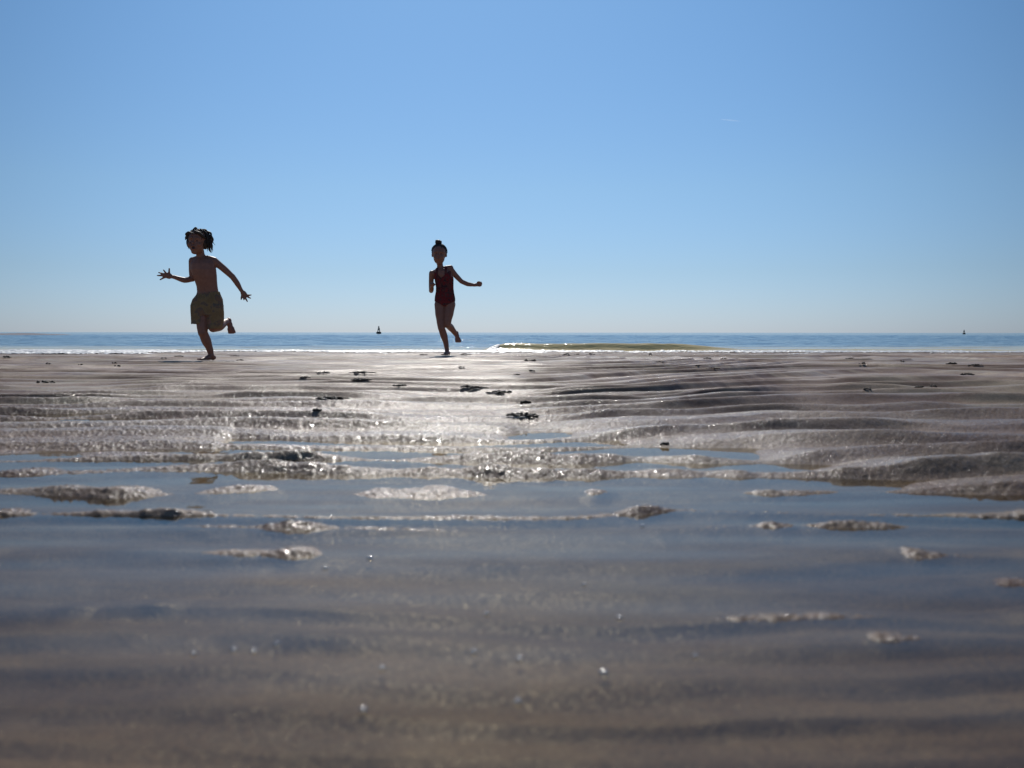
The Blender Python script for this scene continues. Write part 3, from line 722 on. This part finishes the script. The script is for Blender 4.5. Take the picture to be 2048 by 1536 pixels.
# ------------------------------------------------------------------ seaweed clumps
def weed(px, py, wp, hp, label, seed):
    x, d, z = put(px, py + 1)
    if d > 2.2:                                     # it lies on the nearest ripple crest
        cand = d + np.linspace(-1, 1, 33) * (.16 if d > 3.2 else .05); zc = ground(x * cand / d, cand, False); k = int(np.argmax(zc)); x, d, z = x * cand[k] / d, float(cand[k]), float(zc[k]) - .002
    rn = random.Random(seed); W = .88 * wp * d / F; Hh = hp * d / F * .52
    S = Shape(); n = 7 if wp < 18 else (13 if wp < 36 else 22)
    for k in range(n):
        cx = (k / (n - 1) - .5) * .72 * W + rn.gauss(0, .06) * W; cy = rn.gauss(0, .2) * W * .35; a = rn.uniform(-.6, .6) + (math.pi if rn.random() < .5 else 0)
        L = W * rn.uniform(.24, .42); p = Vector((cx, cy, 0)); pts = []; k_ = max(0, 1 - (abs(cx) / (W * .5)) ** 2)
        for j in range(5):
            q = Vector((p.x, p.y, 0)); q.z = max(gz(x + p.x, d + p.y) - z, -.2 * Hh) + Hh * (.15 + .8 * k_ * math.sin(math.pi * (j + .4) / 5.4) * rn.uniform(.5, 1.1))
            pts.append(q); p = p + Vector((math.cos(a), math.sin(a), 0)) * L / 4; a += rn.uniform(-.7, .7)
        r0 = max(.0022, Hh * rn.uniform(.13, .30))
        S.limb(pts, [r0 * .5, r0, r0 * 1.1, r0 * .8, r0 * .25], 3)
    o = S.raw('seaweed_clump', M_weed); o.location = (x, d, z)
    tag(o, label, 'seaweed', 'dark seaweed clumps scattered on the sand')
WEED = [
 (1042, 833, 54, 16, 'largest black seaweed clump on the glittering sand in the middle foreground'),
 (1050, 804, 22, 15, 'short upright seaweed knot just behind the largest black clump'),
 (1000, 789, 44, 9, 'drawn-out seaweed strand trailing left behind the upright knot'),
 (946, 777, 50, 9, 'long flat seaweed streak behind and left of the drawn-out strand'),
 (1064, 749, 15, 7, 'small dark seaweed lump far behind the upright knot'),
 (1034, 750, 12, 4, 'thin seaweed scrap beside the small dark lump behind the upright knot'),
 (922, 738, 13, 5, 'small flat seaweed scrap on the sand nearest in front of the swimsuit child'),
 (1130, 709, 22, 6, 'wide seaweed clump at the foam line below the left part of the low wave'),
 (1153, 709, 11, 5, 'small seaweed clump just right of the wide one at the foam line'),
 (1181, 709, 16, 5, 'third seaweed clump in the row at the foam line below the low wave'),
 (1062, 722, 26, 8, 'ragged seaweed clump on olive sand below the left end of the low wave'),
 (1301, 710, 7, 5, 'tiny seaweed dot at the foam line under the right part of the low wave'),
 (1319, 726, 22, 4, 'thin seaweed line on the sand below the right end of the low wave'),
 (1396, 734, 13, 6, 'compact seaweed lump alone, in front of the thin line right of centre'),
 (1416, 718, 18, 5, 'flat seaweed patch near the waterline just right of the low wave'),
 (1447, 717, 11, 5, 'small seaweed dot right of the flat patch near the waterline'),
 (1426, 741, 26, 4, 'faint thin seaweed strand just right of the lone compact lump'),
 (1700, 717, 18, 5, 'flat brown seaweed patch by the waterline at right, left of two darker lumps'),
 (1726, 730, 16, 8, 'dark seaweed lump with a trailing end, right of and nearer than the flat brown patch'),
 (1804, 723, 11, 7, 'round dark seaweed lump by itself between the waterline lumps on the right'),
 (1903, 727, 24, 9, 'dark seaweed lump with side pieces on the sand below the tiny far right buoy'),
 (1950, 735, 28, 8, 'broad flat seaweed clump nearest the right end of the waterline'),
 (1933, 748, 24, 9, 'scattered seaweed clump just in front of the broad flat one on the right'),
 (1664, 757, 10, 6, 'small pale-edged seaweed bit among ripples right of centre'),
 (1838, 779, 20, 7, 'left one of two seaweed clumps side by side on the right ripples'),
 (1868, 778, 15, 8, 'right one of two seaweed clumps side by side on the right ripples'),
 (1733, 788, 16, 6, 'single seaweed clump on a ripple, left of the side by side pair'),
 (13, 716, 18, 7, 'seaweed clump at the far left edge just under the foam'),
 (97, 731, 11, 6, 'left small seaweed lump of two on the far left sand'),
 (162, 732, 12, 6, 'right small seaweed lump of two on the far left sand'),
 (229, 729, 13, 5, 'upper seaweed piece of a close pair halfway to the shirtless child'),
 (235, 736, 14, 5, 'lower seaweed piece of a close pair halfway to the shirtless child'),
 (326, 718, 14, 4, 'seaweed piece by the foam, left of the shirtless child under the open hand'),
 (359, 713, 26, 4, 'flat seaweed strip in the foam just left of the running foot'),
 (470, 713, 16, 4, 'flat seaweed strip in the foam just right of the running foot'),
 (480, 721, 12, 5, 'small dark seaweed lump level with the foot, right of the shirtless child'),
 (83, 769, 26, 8, 'bold black seaweed clump on the left sand with a smaller one touching it'),
 (105, 770, 12, 8, 'small black seaweed lump touching the right of the bold black clump'),
 (848, 710, 16, 5, 'black seaweed clump just left of the foot of the swimsuit child'),
 (931, 710, 22, 5, 'seaweed strip just right of the foot of the swimsuit child'),
 (644, 748, 30, 6, 'seaweed strand upper left in the group between the two children'),
 (611, 757, 18, 4, 'short thin seaweed strand lowest left in the group between the two children'),
 (724, 748, 44, 5, 'long thin seaweed strand upper right in the group between the two children'),
 (722, 765, 38, 6, 'seaweed strand below the long thin one between the two children'),
 (800, 774, 30, 6, 'seaweed strand to the right of and below the group between the children'),
 (664, 796, 54, 8, 'long broken seaweed line on the bright wet sand left of centre'),
 (635, 838, 18, 5, 'small seaweed scrap on the bright sand behind the pool, left of centre'),
 (1330, 888, 17, 8, 'small black seaweed lump at the edge of the blue pool channel'),
]
for k, (a, b, c, e, l) in enumerate(WEED): weed(a, b, c, e, l, 100 + k)

# ------------------------------------------------------------------ air bubbles on the pool
def bubble_mat():
    m, n, p, out = newmat('bubble_film'); n.nodes.remove(p)
    gl = nd(n, 'ShaderNodeBsdfGlossy'); gl.inputs['Roughness'].default_value = 0.16
    tr = nd(n, 'ShaderNodeBsdfTransparent'); mx = nd(n, 'ShaderNodeMixShader')
    mx.inputs[0].default_value = .3; n.links.new(tr.outputs[0], mx.inputs[1]); n.links.new(gl.outputs[0], mx.inputs[2]); n.links.new(mx.outputs[0], out.inputs['Surface'])
    return m
M_bub = bubble_mat()
S = Shape(); S.ball((0, 0, 0), (1, 1, .8), n=16); b0 = None
for (px, py, r_) in [(1208, 1349, .0022), (740, 1118, .0020), (650, 1138, .0018), (1285, 1053, .0018), (1040, 1320, .0016), (468, 1302, .0015), (387, 1310, .0014), (508, 1305, .0015), (555, 1290, .0014), (765, 1339, .0015), (974, 1229, .0014), (1392, 1314, .0014), (727, 1423, .0016), (1240, 1237, .0016), (948, 1306, .0014), (1168, 1171, .0013), (1036, 1406, .0016)]:
    x, d = at(px, py)
    if b0 is None: o = b0 = S.raw('bubble', M_bub)
    else: o = b0.copy(); C.objects.link(o)
    o.location = (x, d, 0.0006); o.scale = (r_ * 1.5,) * 3
    tag(o, 'tiny glinting air bubble floating on the shallow foreground water', 'bubble', 'air bubbles on the shallow foreground water')

# ------------------------------------------------------------------ short contrail high in the sky
r0 = ray(1440, 238); r1 = ray(1480, 242); K = 9000
M_trail, n, p, out = newmat('contrail_ice')
p.inputs['Base Color'].default_value = (.9, .9, .9, 1); p.inputs['Roughness'].default_value = 1; p.inputs['Alpha'].default_value = .10
n.links.new(ramp(n, tex(n, .004, 4, .6).outputs[0], [(.3, (.03,) * 3), (.7, (.16,) * 3)]).outputs[0], p.inputs['Alpha'])
tl_ = nd(n, 'ShaderNodeBsdfTranslucent'); tl_.inputs['Color'].default_value = (.95, .95, .95, 1)      # ice crystals pass the light of the sun on
tp_ = nd(n, 'ShaderNodeBsdfTransparent'); mt_ = nd(n, 'ShaderNodeMixShader'); mt_.inputs[0].default_value = .05
n.links.new(tp_.outputs[0], mt_.inputs[1]); n.links.new(tl_.outputs[0], mt_.inputs[2]); n.links.new(mt_.outputs[0], out.inputs['Surface'])
S = Shape(); A = Vector(r0) * K; B = Vector(r1) * K
S.limb([A, A.lerp(B, .3), A.lerp(B, .6), B], [2, 6, 7, 2], 6)
tag(S.raw('contrail', M_trail), 'short faint white contrail in the blue sky on the right', 'contrail')
